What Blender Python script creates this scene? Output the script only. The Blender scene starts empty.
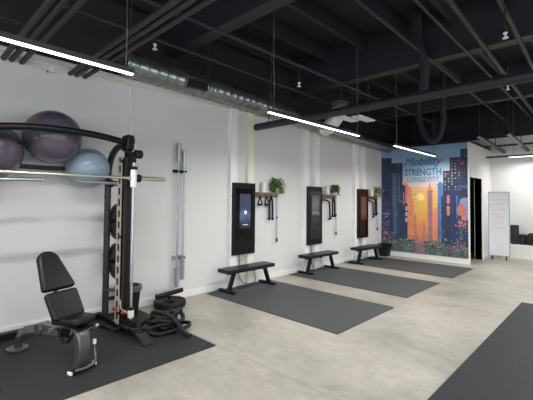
import bpy, math, random
from mathutils import Vector, Matrix
random.seed(7)
PI = math.pi
SC = bpy.context.scene
COL = SC.collection
V = Vector

# ------------------------------------------------------------------ materials
def lin(c):
    return tuple(((x/255)/12.92 if x/255 <= .04045 else ((x/255+.055)/1.055)**2.4) for x in c) + (1,)

def mat(name, rgb, rough=.5, metal=0, noise=0, nscale=8, bump=0, bscale=60, coat=0, spec=.5, emit=None, estr=0):
    m = bpy.data.materials.new(name); m.use_nodes = True
    nt = m.node_tree; b = nt.nodes['Principled BSDF']
    col = lin(rgb)
    b.inputs['Base Color'].default_value = col
    b.inputs['Roughness'].default_value = rough
    b.inputs['Metallic'].default_value = metal
    b.inputs['Specular IOR Level'].default_value = spec
    if coat: b.inputs['Coat Weight'].default_value = coat; b.inputs['Coat Roughness'].default_value = .05
    if emit:
        b.inputs['Emission Color'].default_value = lin(emit); b.inputs['Emission Strength'].default_value = estr
    if noise or bump:
        tc = nt.nodes.new('ShaderNodeTexCoord')
    if noise:
        n = nt.nodes.new('ShaderNodeTexNoise'); n.inputs['Scale'].default_value = nscale; n.inputs['Detail'].default_value = 6
        r = nt.nodes.new('ShaderNodeValToRGB')
        lo = tuple(max(0, x*(1-noise)) for x in col[:3])+(1,); hi = tuple(min(1, x*(1+noise)) for x in col[:3])+(1,)
        r.color_ramp.elements[0].position = .3; r.color_ramp.elements[1].position = .7
        r.color_ramp.elements[0].color = lo; r.color_ramp.elements[1].color = hi
        nt.links.new(tc.outputs['Object'], n.inputs['Vector']); nt.links.new(n.outputs['Fac'], r.inputs['Fac'])
        nt.links.new(r.outputs['Color'], b.inputs['Base Color'])
    if bump:
        n2 = nt.nodes.new('ShaderNodeTexNoise'); n2.inputs['Scale'].default_value = bscale; n2.inputs['Detail'].default_value = 3
        bp = nt.nodes.new('ShaderNodeBump'); bp.inputs['Strength'].default_value = bump; bp.inputs['Distance'].default_value = .01
        nt.links.new(tc.outputs['Object'], n2.inputs['Vector']); nt.links.new(n2.outputs['Fac'], bp.inputs['Height'])
        nt.links.new(bp.outputs['Normal'], b.inputs['Normal'])
    return m

M = dict(
    wall=mat('white_wall_paint', (227,225,222), .6, noise=.012, nscale=1.5),
    wall_hi=mat('black_upper_paint', (38,38,43), .7),
    trim=mat('white_trim_paint', (240,239,236), .45),
    pil_a=mat('white_pilaster_paint', (248,247,244), .5),
    pil_b=mat('cream_pilaster_paint', (242,239,224), .5),
    ceil=mat('black_ceiling_paint', (42,42,50), .75, noise=.1, nscale=2),
    beam=mat('black_beam_paint', (44,44,52), .6),
    pipe=mat('black_pipe_paint', (44,44,50), .55),
    galv=mat('galvanized_steel', (150,155,152), .3, .85, noise=.14, nscale=5),
    foil=mat('foil_flex', (228,228,226), .35, .45),
    tag=mat('black_plastic', (26,26,28), .5),
    lens=mat('lamp_lens', (255,255,255), .4, emit=(253,253,255), estr=3),
    lens_down=mat('lamp_lens_bottom', (255,255,255), .4, emit=(253,253,255), estr=4),
    glow=mat('screen_glow', (160,180,220), .3, emit=(190,205,240), estr=.75),
    wire=mat('grey_wire', (120,120,122), .5),
    housing=mat('lamp_housing', (70,70,72), .5),
    white_plastic=mat('white_plastic', (238,238,236), .4),
    steel=mat('zinc_steel', (176,184,184), .33, .85),
    chrome=mat('chrome', (192,192,190), .34, .9),
    barsteel=mat('brushed_bar_steel', (205,198,186), .28, .85),
    beige=mat('beige_plate_steel', (190,182,166), .4, .25),
    black=mat('black_powdercoat', (13,13,14), .42, spec=.3),
    greyframe=mat('charcoal_powdercoat', (40,41,43), .42, spec=.4),
    iron=mat('cast_iron', (17,17,18), .5, spec=.35, bump=.15, bscale=80),
    silver=mat('silver_powdercoat', (112,112,110), .3, .7),
    vinyl=mat('black_vinyl', (19,19,22), .4, spec=.35, bump=.08, bscale=120),
    rubber=mat('black_rubber', (17,17,18), .6, spec=.3),
    red=mat('red_plastic', (186,36,48), .4),
    rope=mat('black_rope', (14,14,15), .5, spec=.35, bump=.5, bscale=160),
    ball_p=mat('plum_vinyl', (92,83,97), .22, spec=.5, noise=.03),
    ball_b=mat('pale_blue_vinyl', (142,162,178), .22, spec=.5, noise=.03),
    glass=mat('black_glass', (6,6,7), .06, spec=.3),
    wood=mat('grey_brown_wood', (158,140,122), .6, noise=.15, nscale=14),
    leaf=mat('leaf_green', (84,112,62), .55, noise=.35, nscale=30),
    leaf2=mat('pale_leaf_green', (150,164,110), .55, noise=.3, nscale=30),
    pot=mat('white_ceramic', (222,220,212), .4),
    cord=mat('black_cord', (20,20,22), .6, spec=.3),
    bag=mat('grey_bin_liner', (84,86,90), .35, noise=.5, nscale=25, bump=.5, bscale=30),
    closet=mat('store_room_shade', (66,52,49), .7),  # dark wall colour stands in for the shade of the unlit store room
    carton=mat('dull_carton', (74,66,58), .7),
    board=mat('whiteboard_enamel', (250,250,254), .45),
    alu=mat('aluminium_edge', (140,142,148), .35, .6),
    pink=mat('pink_marker', (240,188,194), .6),
    greyink=mat('grey_marker', (205,207,215), .6),
    foam=mat('black_foam', (36,36,40), .7),
    glasswin=None,
)

def concrete():
    m = bpy.data.materials.new('polished_concrete'); m.use_nodes = True
    nt = m.node_tree; b = nt.nodes['Principled BSDF']; L = nt.links.new
    tc = nt.nodes.new('ShaderNodeTexCoord')
    mp = nt.nodes.new('ShaderNodeMapping'); mp.inputs['Scale'].default_value = (.7, 1.0, 1)
    L(tc.outputs['Object'], mp.inputs['Vector'])
    n1 = nt.nodes.new('ShaderNodeTexNoise'); n1.inputs['Scale'].default_value = .9; n1.inputs['Detail'].default_value = 9; n1.inputs['Roughness'].default_value = .62; n1.inputs['Distortion'].default_value = .5
    n2 = nt.nodes.new('ShaderNodeTexNoise'); n2.inputs['Scale'].default_value = 9; n2.inputs['Detail'].default_value = 8; n2.inputs['Roughness'].default_value = .7
    L(mp.outputs['Vector'], n1.inputs['Vector']); L(mp.outputs['Vector'], n2.inputs['Vector'])
    r1 = nt.nodes.new('ShaderNodeValToRGB')
    e = r1.color_ramp.elements
    e[0].position = .3; e[0].color = lin((146,142,131)); e[1].position = .72; e[1].color = lin((191,186,172))
    x = e.new(.52); x.color = lin((174,169,156))
    L(n1.outputs['Fac'], r1.inputs['Fac'])
    r2 = nt.nodes.new('ShaderNodeValToRGB'); r2.color_ramp.elements[0].color = (.78,.78,.77,1); r2.color_ramp.elements[1].color = (1.1,1.1,1.1,1)
    r2.color_ramp.elements[0].position = .3; r2.color_ramp.elements[1].position = .65
    L(n2.outputs['Fac'], r2.inputs['Fac'])
    mx = nt.nodes.new('ShaderNodeMix'); mx.data_type = 'RGBA'; mx.blend_type = 'MULTIPLY'; mx.inputs['Factor'].default_value = .75
    L(r1.outputs['Color'], mx.inputs['A']); L(r2.outputs['Color'], mx.inputs['B'])
    L(mx.outputs['Result'], b.inputs['Base Color'])
    rr = nt.nodes.new('ShaderNodeMapRange'); rr.inputs['To Min'].default_value = .34; rr.inputs['To Max'].default_value = .5
    L(n1.outputs['Fac'], rr.inputs['Value']); L(rr.outputs['Result'], b.inputs['Roughness'])
    b.inputs['Specular IOR Level'].default_value = .4
    return m
M['floor'] = concrete()

def rubber_mat(name, rgb, fleck, scale, rough=.6):
    m = bpy.data.materials.new(name); m.use_nodes = True
    nt = m.node_tree; b = nt.nodes['Principled BSDF']; L = nt.links.new
    tc = nt.nodes.new('ShaderNodeTexCoord'); n = nt.nodes.new('ShaderNodeTexNoise'); n.inputs['Scale'].default_value = scale; n.inputs['Detail'].default_value = 4
    L(tc.outputs['Object'], n.inputs['Vector'])
    r = nt.nodes.new('ShaderNodeValToRGB'); c = lin(rgb)
    r.color_ramp.elements[0].position = .35; r.color_ramp.elements[0].color = tuple(x*(1-fleck) for x in c[:3])+(1,)
    r.color_ramp.elements[1].position = .68; r.color_ramp.elements[1].color = tuple(x*(1+fleck) for x in c[:3])+(1,)
    L(n.outputs['Fac'], r.inputs['Fac']); L(r.outputs['Color'], b.inputs['Base Color'])
    bp = nt.nodes.new('ShaderNodeBump'); bp.inputs['Strength'].default_value = .25; bp.inputs['Distance'].default_value = .004
    L(n.outputs['Fac'], bp.inputs['Height']); L(bp.outputs['Normal'], b.inputs['Normal'])
    b.inputs['Roughness'].default_value = rough; b.inputs['Specular IOR Level'].default_value = .3
    return m
M['mat_rack'] = rubber_mat('black_gym_rubber', (46,46,48), .15, 60)
M['mat_exercise'] = rubber_mat('dark_grey_gym_rubber', (76,75,77), .08, 45)
M['mat_right'] = rubber_mat('flecked_black_gym_rubber', (44,43,46), .3, 110)

def fleck(name, base, spot, scale, pos):
    m = mat(name, base, .5, spec=.35, bump=.5, bscale=160); nt = m.node_tree; b = nt.nodes['Principled BSDF']
    tc = nt.nodes.new('ShaderNodeTexCoord'); n = nt.nodes.new('ShaderNodeTexNoise'); n.inputs['Scale'].default_value = scale; n.inputs['Detail'].default_value = 2
    r = nt.nodes.new('ShaderNodeValToRGB'); r.color_ramp.elements[0].position = pos; r.color_ramp.elements[0].color = lin(base); r.color_ramp.elements[1].position = pos+.05; r.color_ramp.elements[1].color = lin(spot)
    nt.links.new(tc.outputs['Object'], n.inputs['Vector']); nt.links.new(n.outputs['Fac'], r.inputs['Fac']); nt.links.new(r.outputs['Color'], b.inputs['Base Color'])
    return m
M['rope'] = fleck('black_flecked_rope', (13,13,14), (105,105,108), 75, .62)

def ramp_mat(name, stops, axis='Z', lo=0, hi=1, rough=.6, emission=0, noise=.0, nscale=6, spots=(), coat=0):
    """colour along an object axis, printed on a panel, shown on a screen or painted in as reflection"""
    m = bpy.data.materials.new(name); m.use_nodes = True
    nt = m.node_tree; b = nt.nodes['Principled BSDF']; L = nt.links.new
    tc = nt.nodes.new('ShaderNodeTexCoord'); sp = nt.nodes.new('ShaderNodeSeparateXYZ'); L(tc.outputs['Object'], sp.inputs['Vector'])
    mr = nt.nodes.new('ShaderNodeMapRange'); mr.inputs['From Min'].default_value = lo; mr.inputs['From Max'].default_value = hi
    L(sp.outputs[axis], mr.inputs['Value'])
    fac = mr.outputs['Result']
    if noise:
        n = nt.nodes.new('ShaderNodeTexNoise'); n.inputs['Scale'].default_value = nscale; n.inputs['Detail'].default_value = 5
        L(tc.outputs['Object'], n.inputs['Vector'])
        ma = nt.nodes.new('ShaderNodeMath'); ma.operation = 'MULTIPLY_ADD'; ma.inputs[1].default_value = noise; L(n.outputs['Fac'], ma.inputs[0])
        mb = nt.nodes.new('ShaderNodeMath'); mb.operation = 'SUBTRACT'; mb.inputs[1].default_value = noise*.5
        L(fac, ma.inputs[2]); L(ma.outputs[0], mb.inputs[0]); fac = mb.outputs[0]
    r = nt.nodes.new('ShaderNodeValToRGB'); e = r.color_ramp.elements
    e[0].position, e[0].color = stops[0][0], lin(stops[0][1]); e[1].position, e[1].color = stops[-1][0], lin(stops[-1][1])
    for p, c in stops[1:-1]:
        k = e.new(p); k.color = lin(c)
    L(fac, r.inputs['Fac'])
    out = r.outputs['Color']
    if emission:
        b.inputs['Base Color'].default_value = (.01,.01,.01,1)
        L(out, b.inputs['Emission Color']); b.inputs['Emission Strength'].default_value = emission
    else:
        L(out, b.inputs['Base Color'])
    b.inputs['Roughness'].default_value = rough
    return m

# ------------------------------------------------------------------ mesh building
class MB:
    def __init__(s): s.v = []; s.f = []; s.m = []; s.cur = 0
    def _add(s, vs, fs):
        o = len(s.v); s.v += [tuple(v) for v in vs]
        for f in fs: s.f.append(tuple(i+o for i in f)); s.m.append(s.cur)
        return s
    def slot(s, i): s.cur = i; return s
    def box(s, x0, x1, y0, y1, z0, z1):
        vs = [(x,y,z) for z in (z0,z1) for y in (y0,y1) for x in (x0,x1)]
        return s._add(vs, [(0,2,3,1),(4,5,7,6),(0,1,5,4),(2,6,7,3),(0,4,6,2),(1,3,7,5)])
    def obox(s, c, ax, ay, az, hx, hy, hz):
        """box about centre c along the axes ax, ay, az"""
        c, ax, ay, az = V(c), V(ax).normalized(), V(ay).normalized(), V(az).normalized()
        vs = [c+ax*hx*i+ay*hy*j+az*hz*k for k in (-1,1) for j in (-1,1) for i in (-1,1)]
        return s._add(vs, [(0,2,3,1),(4,5,7,6),(0,1,5,4),(2,6,7,3),(0,4,6,2),(1,3,7,5)])
    def prism(s, pts, d):
        """closed outline pts (3D, flat) pushed by the vector d"""
        n = len(pts); a = [V(p) for p in pts]; b = [p+V(d) for p in a]
        fs = [tuple(range(n-1,-1,-1)), tuple(range(n,2*n))]+[(i,(i+1)%n,n+(i+1)%n,n+i) for i in range(n)]
        return s._add(a+b, fs)
    def poly(s, pts): return s._add(pts, [tuple(range(len(pts)))])
    def tube(s, pts, r, n=12, caps=True, lobes=0, twist=0, rect=None, closed=False):
        """a tube along pts; r a number or one per point; lobes/twist lay rope strands; rect=(w,h) sweeps a box section"""
        P = [V(p) for p in pts]; N = len(P)
        rs = r if isinstance(r, (list,tuple)) else [r]*N
        T = []
        for i in range(N):
            a = P[(i-1)%N] if closed else P[max(0,i-1)]; b = P[(i+1)%N] if closed else P[min(N-1,i+1)]
            T.append((b-a).normalized())
        up = V((0,0,1)) if abs(T[0].z) < .9 else V((0,1,0))
        nx = T[0].cross(up).normalized(); vs = []; L = 0
        if rect: n = 4
        for i in range(N):
            nx = (nx - T[i]*nx.dot(T[i])).normalized(); ny = T[i].cross(nx)
            if i: L += (P[i]-P[i-1]).length
            if rect:
                w, h = rect[0]/2, rect[1]/2
                for a, b in ((-w,-h),(w,-h),(w,h),(-w,h)): vs.append(P[i]+nx*a+ny*b)
            else:
                for k in range(n):
                    t = 2*PI*k/n; q = rs[i]*(1+(.16*math.cos(lobes*t+twist*L) if lobes else 0))
                    vs.append(P[i]+nx*math.cos(t)*q+ny*math.sin(t)*q)
        fs = []
        for i in range(N if closed else N-1):
            j = (i+1)%N
            for k in range(n):
                fs.append((i*n+k, i*n+(k+1)%n, j*n+(k+1)%n, j*n+k))
        if caps and not closed: fs += [tuple(range(n-1,-1,-1)), tuple(range((N-1)*n, N*n))]
        return s._add(vs, fs)
    def cyl(s, a, b, r, n=20, r2=None): return s.tube([a,b], [r, r if r2 is None else r2], n)
    def lathe(s, c, axis, prof, n=28):
        """prof = [(radius, distance along axis)]"""
        c = V(c); ax = V(axis).normalized(); up = V((0,0,1)) if abs(ax.z) < .9 else V((1,0,0))
        nx = ax.cross(up).normalized(); ny = ax.cross(nx); vs = []
        for r, h in prof:
            for k in range(n):
                t = 2*PI*k/n; vs.append(c+ax*h+(nx*math.cos(t)+ny*math.sin(t))*max(r, 1e-4))
        fs = [(i*n+k, i*n+(k+1)%n, (i+1)*n+(k+1)%n, (i+1)*n+k) for i in range(len(prof)-1) for k in range(n)]
        fs += [tuple(range(n-1,-1,-1)), tuple(range((len(prof)-1)*n, len(prof)*n))]
        return s._add(vs, fs)
    def sphere(s, c, r, nu=40, nv=24, sq=(1,1,1)):
        vs = []; fs = []
        for i in range(nv+1):
            a = PI*i/nv
            for k in range(nu):
                t = 2*PI*k/nu; vs.append((c[0]+r*sq[0]*math.sin(a)*math.cos(t), c[1]+r*sq[1]*math.sin(a)*math.sin(t), c[2]+r*sq[2]*math.cos(a)))
        for i in range(nv):
            for k in range(nu): fs.append((i*nu+k, (i+1)*nu+k, (i+1)*nu+(k+1)%nu, i*nu+(k+1)%nu))
        return s._add(vs, fs)

BASE = {}
def prop(o, label=None, cat=None, group=None, kind=None):
    if label: o['label'] = label
    if cat: o['category'] = cat
    if group: o['group'] = group
    if kind: o['kind'] = kind
    return o
def thing(name, label, cat, base, group=None):
    o = bpy.data.objects.new(name, None); COL.objects.link(o); o.location = base; o.empty_display_size = .1
    BASE[o.name] = V(base)
    return prop(o, label, cat, group)
def obj(name, mb, mats, parent=None, base=None, bevel=0, smooth=40, label=None, segs=2):
    """ONE mesh object; vertices are given in room coordinates and stored relative to the thing's base"""
    base = BASE[parent.name] if parent is not None else V(base or (0,0,0))
    me = bpy.data.meshes.new(name)
    me.from_pydata([tuple(V(v)-base) for v in mb.v], [], mb.f)
    for m in (mats if isinstance(mats, (list,tuple)) else [mats]): me.materials.append(M[m] if isinstance(m, str) else m)
    for p, i in zip(me.polygons, mb.m): p.material_index = i
    me.validate(); me.update()
    import bmesh
    bm = bmesh.new(); bm.from_mesh(me); bmesh.ops.recalc_face_normals(bm, faces=bm.faces); bm.to_mesh(me); bm.free()
    me.shade_smooth(); me.set_sharp_from_angle(angle=math.radians(smooth))
    o = bpy.data.objects.new(name, me); COL.objects.link(o)
    if parent is not None: o.parent = parent
    else: o.location = base
    BASE[o.name] = base
    if bevel:
        bv = o.modifiers.new('edge_round', 'BEVEL'); bv.width = bevel; bv.segments = segs; bv.limit_method = 'ANGLE'; bv.angle_limit = math.radians(40)
        bv.harden_normals = False
    if label: o['label'] = label
    return o
def struct(name, mb, mats, base=(0,0,0), bevel=0):
    return prop(obj(name, mb, mats, base=base, bevel=bevel), kind='structure')
def single(name, label, cat, mb, mats, base, group=None, bevel=0, smooth=40):
    return prop(obj(name, mb, mats, base=base, bevel=bevel, smooth=smooth), label, cat, group)
def arc(c, a, b, r, t0, t1, n=8):
    """points on a circle about c in the plane of unit vectors a, b"""
    c, a, b = V(c), V(a), V(b)
    return [c+a*r*math.cos(t0+(t1-t0)*i/n)+b*r*math.sin(t0+(t1-t0)*i/n) for i in range(n+1)]
def copy_tree(o, parent=None):
    c = o.copy(); COL.objects.link(c)
    if parent is not None: c.parent = parent
    BASE[c.name] = BASE[o.name]
    for ch in list(o.children): copy_tree(ch, c)
    return c

# ------------------------------------------------------------------ the room
RX, Y0, YB, ZC = 10.6, -4.6, 12.25, 4.55          # right wall, front wall, back wall, roof deck
struct('floor', MB().box(-.3, RX+.3, Y0-.3, YB+.3, -.2, 0), 'floor')
struct('wall_left', MB().box(-.2, 0, Y0, YB, 0, 3.3).slot(1).box(-.2, -.01, Y0, YB, 3.3, ZC), ['wall','wall_hi'])
struct('wall_back', MB().box(-.2, RX, YB, YB+.2, 0, 3.42).slot(1).box(-.2, RX, YB, YB+.2, 3.42, ZC), ['wall','wall_hi'])
# storefront glazing on the right and behind the camera lets daylight in
def wall_with_windows(name, axis, at, th, a0, a1, wins, z0, z1):
    mb = MB()
    def bx(p, q, lo, hi):
        if axis == 'X': mb.box(at, at+th, p, q, lo, hi)
        else: mb.box(p, q, at, at+th, lo, hi)
    bx(a0, a1, 0, z0); bx(a0, a1, z1, 3.42); p = a0
    for s, e in wins: bx(p, s, z0, z1); p = e
    bx(p, a1, z0, z1); mb.slot(1); bx(a0, a1, 3.42, ZC)
    return struct(name, mb, ['wall','wall_hi'])
wr = [(-3.9,-1.4),(-1.1,1.4),(1.7,4.2),(4.5,7.0)]
wf = [(1.2,3.6),(3.9,6.3),(6.6,9.0)]
wall_with_windows('wall_right', 'X', RX, .2, Y0, YB, wr, .35, 2.75)
wall_with_windows('wall_front', 'Y', Y0-.2, .2, -.2, RX+.2, wf, .35, 2.75)
k = 0
for ax, lst in (('X', wr), ('Y', wf)):
    for s, e in lst:
        k += 1; mb = MB()
        for p, q, lo, hi in ((s,e,.35,.42),(s,e,2.68,2.75),(s,s+.06,.42,2.68),(e-.06,e,.42,2.68),((s+e)/2-.025,(s+e)/2+.025,.42,2.68)):
            if ax == 'X': mb.box(RX+.06, RX+.14, p, q, lo, hi)
            else: mb.box(p, q, Y0-.14, Y0-.06, lo, hi)
        struct('window_%d' % k, mb, 'black')
struct('ceiling', MB().box(-.2, RX+.2, Y0-.2, YB+.2, ZC, ZC+.15), 'ceil')
# partition carrying the mural, the store room behind it and the hall wall with its doorway
struct('wall_partition', MB().box(0, 2.18, 10.025, 10.10, 0, 3.06), 'wall')
struct('wall_hall', MB().box(2.18, 2.345, 10.025, 10.06, 0, 3.06).box(2.18, 2.345, 11.12, 12.25, 0, 3.06).box(2.18, 2.345, 10.06, 11.12, 2.18, 3.06), 'wall')
struct('ceiling_store', MB().box(0, 2.345, 10.025, YB, 3.06, 3.12), 'wall_hi')
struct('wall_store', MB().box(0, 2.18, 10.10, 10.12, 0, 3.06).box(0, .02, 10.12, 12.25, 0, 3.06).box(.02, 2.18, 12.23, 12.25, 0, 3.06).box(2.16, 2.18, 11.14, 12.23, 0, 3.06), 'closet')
struct('door_1', MB().box(2.17, 2.36, 11.12, 11.165, 0, 2.22).box(2.17, 2.36, 10.06, 11.165, 2.18, 2.225), 'trim')
struct('trim_1', MB().box(2.315, 2.35, 10.008, 10.025, 0, 3.06), 'trim')
struct('wall_ledge', MB().box(2.62, RX, 11.98, 12.25, 0, .39), 'trim', bevel=.01)
struct('baseboard_left', MB().box(0, .016, Y0, 10.025, 0, .108), 'trim', bevel=.004)
struct('baseboard_partition', MB().box(.016, 2.315, 10.005, 10.025, 0, .135), 'trim', bevel=.004)
struct('baseboard_hall', MB().box(2.345, 2.36, 11.165, 11.98, 0, .12), 'trim', bevel=.004)
# saw joints in the slab
struct('trim_floor_joint', MB().box(.02, RX, 2.49, 2.497, 0, .0006), mat('joint_filler', (150,146,134), .8))

# pilasters: a white and a cream post beside every wall screen
for i, (y, w, d, m) in enumerate([(4.16,.16,.09,'pil_a'),(4.585,.15,.09,'pil_b'),(6.27,.17,.09,'pil_a'),(6.66,.17,.09,'pil_a'),(8.40,.17,.09,'pil_a'),(8.79,.17,.09,'pil_a')]):
    struct('trim_%d' % (i+2), MB().box(0, d, y, y+w, 0, 3.21), m, base=(0,y,0), bevel=.006)
struct('trim_10', MB().box(0,.05,Y0,9.9,3.225,3.275), 'trim')
struct('trim_8', MB().cyl((.014,2.33,1.0),(.014,2.33,3.2),.013,10), 'trim', base=(0,2.33,1.0))
struct('trim_9', MB().box(0,.004,2.43,2.436,.11,3.2), 'pil_b', base=(0,2.43,.11))

# beams, joists and deck
for i, y in enumerate((-3.4, -.35, 2.87, 5.87, 9.17)):
    struct('ceiling_beam', MB().box(0, RX, y, y+.2, 3.8, ZC), 'beam', base=(0,y,3.8))
jx = [.2, 1.0, 1.78, 2.52, 3.26, 4.02, 4.78, 5.54, 6.3, 7.06, 7.82, 8.58, 9.34]
for x in jx:
    struct('ceiling_joist', MB().box(x-.035, x+.035, Y0, YB, 4.27, ZC), 'beam', base=(x,Y0,4.27))

# ------------------------------------------------------------------ pipes and ducts under the deck
def smoothpts(cp, k=8):
    out = []
    for i in range(len(cp)-1):
        p0, p1, p2, p3 = cp[max(0,i-1)], cp[i], cp[i+1], cp[min(len(cp)-1,i+2)]
        for j in range(k):
            t = j/k; out.append(.5*((2*p1)+(p2-p0)*t+(2*p0-5*p1+4*p2-p3)*t*t+(3*p1-p0-3*p2+p3)*t**3))
    return out+[cp[-1]]
def smooth0(p): return smoothpts([V(q) for q in p], 6)
GP = 'black pipes running off the left wall'
for i, (y, r, lab) in enumerate([(.83,.028,'thick black ceiling pipe meeting left wall, first of near trio above the balls'),
                                 (.91,.028,'thick black ceiling pipe meeting left wall, middle of near trio above the balls'),
                                 (1.01,.028,'thick black ceiling pipe meeting left wall, third of near trio above the balls'),
                                 (1.53,.027,'black ceiling pipe meeting left wall, first of trio left of steel duct end'),
                                 (1.61,.027,'black ceiling pipe meeting left wall, middle of trio left of steel duct end'),
                                 (1.71,.027,'black ceiling pipe meeting left wall, third of trio left of steel duct end')]):
    single('ceiling_pipe', lab, 'pipe', MB().cyl((-.02,y,3.16),(8.5,y,3.16),r,14), 'pipe', (0,y,3.16), GP)
def pipe(label, pts, r, m='pipe', group=None, name='ceiling_pipe', cat='pipe', n=12):
    return single(name, label, cat, MB().tube(pts, r, n), m, pts[0], group)
pipe('thin black conduit bending down beside the near trio of ceiling pipes', [(.55,.55,4.2),(.55,.62,3.5)]+[V(p) for p in arc((.55,.72,3.5),(0,-1,0),(0,0,-1),.1,0,PI/2,5)]+[V((.55,.95,3.4))], .018)
pipe('long thin black sprinkler pipe crossing the ceiling above steel duct', [(1.57,-1,3.6),(1.6,10,3.6)], .022)
pipe('thin black sprinkler pipe hugging the ceiling nearest the left wall', [(.72,1.2,3.66),(.6,9.6,3.62)], .022)
pipe('black sprinkler pipe running toward the hall, left of trio over right mat', [(3.0,1,3.8),(2.8,12.2,3.8)], .02)
pipe('black sprinkler pipe running toward the hall, middle of trio over right mat', [(3.45,1,3.8),(3.38,12.2,3.8)], .02)
pipe('thick black pipe running toward the hall, right of trio over right mat', [(3.78,1,3.8),(3.5,12.2,3.8)], .034)
pipe('thick black pipe slanting across the ceiling at right picture edge', [(4.2,1,3.8),(3.9,12.2,3.8)], .03)
pipe('black pipe lying across the back of the hall above far lamp', [(2.34,11.55,3.1),(7.5,11.55,3.1)], .025)
# rising S bent black vent
pipe('fat black vent pipe with a double bend hanging near ceiling centre', smooth0([(2.83,5.55,4.5),(2.83,5.55,4.3),(2.84,5.55,3.97),(2.92,5.55,3.68),(2.93,5.55,3.4),(2.9,5.55,3.18)]), .07, 'ceil', name='vent_pipe', n=16)
pipe('black U shaped hose drooping from ceiling above the mural', smooth0([(1.86,8.3,4.4),(1.8,8.3,3.9),(1.76,8.3,3.65),(1.82,8.3,3.29),(1.95,8.3,3.0),(2.1,8.3,2.90),(2.22,8.3,2.99),(2.3,8.3,3.29),(2.3,8.3,3.6),(2.3,8.3,4.4)]), .058, 'ceil', name='vent_hose', n=14)
pipe('fat black round pipe with capped end crossing the room above second lamp', [(.3,4.56,2.88),(.31,4.56,2.88),(8.2,4.56,2.88)], .06, n=20)
# hangers of that stub
single('pipe_hanger', 'thin black strap hanger holding the capped end of the fat pipe', 'hanger', MB().tube([(.62,4.56,3.66),(.62,4.56,2.93)],.008,8).lathe((.61,4.56,2.88),(1,0,0),[(.063,0),(.066,.003),(.066,.02),(.063,.023)],20), 'pipe', (.62,4.56,2.82))

for x, lab in ((2.80,'thick black beam pipe running into back hall wall, left of two'),(3.36,'thick black beam pipe running into back hall wall, right of two')):
    t = thing('hall_pipe', lab, 'pipe', (x,8.9,3.0), 'thick pipes in the back hall')
    obj('pipe_body', MB().cyl((x,8.9,3.02),(x-.13,12.25,3.0),.046,16), 'black', t)
    for yy in (9.27, 11.0): obj('hanger_rod', MB().cyl((x-.03-.03*(yy-9.2),yy,3.06),(x-.03-.03*(yy-9.2),yy,3.8 if yy < 10 else ZC),.009,8), 'pipe', t)
# spiral duct along the left wall
dt = thing('air_duct', 'long galvanized spiral air duct running high along the left wall', 'duct', (.26,2.1,3.2))
ax = [(.26,2.12,3.395,.165),(.26,3.35,3.365,.17),(.26,4.6,3.33,.165),(.26,5.9,3.255,.15),(.26,7.2,3.16,.125),(.26,9.98,3.07,.12)]
def dpt(y):
    for a, b in zip(ax, ax[1:]):
        if y <= b[1]:
            t = (y-a[1])/(b[1]-a[1]); return V((.26, y, a[2]+(b[2]-a[2])*t)), a[3]+(b[3]-a[3])*t
    return V(ax[-1][:3]), ax[-1][3]
pts = []; rs = []; y = 2.12; i = 0
while y < 9.95:
    for dy, k_ in ((0,1),(.105,1),(.115,1.05),(.127,1.05),(.137,1)):
        p, r = dpt(y+dy); pts.append(p); rs.append(r*k_)
    y += .145
obj('duct_tube', MB().tube(pts, rs, 30), 'galv', dt, smooth=50)
for y in (2.2, 3.5, 5.0):
    mb = MB()
    p, r = dpt(y); mb.tube([p+V((.0,0,r)), p+V((0,0,ZC-p.z))], .008, 8)
    mb.lathe(p-V((0,.015,0)), (0,1,0), [(r*1.05,0),(r*1.05,.03)], 30)
    obj('hanger_strap', mb, 'galv', dt)
obj('damper_box', MB().box(.37,.465,3.02,3.36,3.25,3.37), 'tag', dt, bevel=.006, label='black damper control box')
mb = MB().lathe((.26,2.10,3.40),(0,1,0),[(.15,0),(.172,0),(.176,.03),(.172,.05)],30)
obj('end_cap', mb, 'galv', dt)
single('wall_conduit', 'thin white conduit running under the steel duct along the left wall', 'conduit', MB().cyl((.025,1.9,3.19),(.025,9.9,3.19),.012,10), 'pot', (.03,1.9,3.18))
# branch: silver collar, ribbed flexible hose and register
br = thing('air_diffuser', 'ceiling air diffuser with ribbed silver flex hose beside second lamp', 'diffuser', (1.0,6.3,3.2))
mb = MB()
mb.lathe((1.0,6.25,3.40),(0,0,1),[(.02,0),(.15,0),(.17,.02),(.17,.05),(.14,.06),(.14,.1),(.165,.11),(.165,.15),(.02,.15)],26)
obj('collar', mb, 'galv', br)
cp = [V((.36,6.62,3.12)),V((.5,6.56,3.14)),V((.66,6.46,3.2)),V((.82,6.36,3.27)),V((.96,6.28,3.35))]
pts = []; rs = []
for i in range(len(cp)-1):
    for j in range(8):
        t = j/8; pts.append(cp[i].lerp(cp[i+1], t)); rs.append(.15 if j % 2 else .13)
obj('flex_hose', MB().tube(pts, rs, 20), 'foil', br)
for x0, y0 in ((1.02,6.02),(1.27,6.22)):
    mb = MB().box(x0, x0+.19, y0, y0+.62, 3.2, 3.225)
    for j in range(9): mb.box(x0+.015, x0+.175, y0+.03+j*.064, y0+.06+j*.064, 3.193, 3.2)
    obj('grille', mb, 'white_plastic', br)
    for yy in (y0+.1, y0+.5): obj('grille_wire', MB().tube([(x0+.095,yy,3.22),(x0+.095,yy,4.28)],.004,6), 'wire', br)

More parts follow.
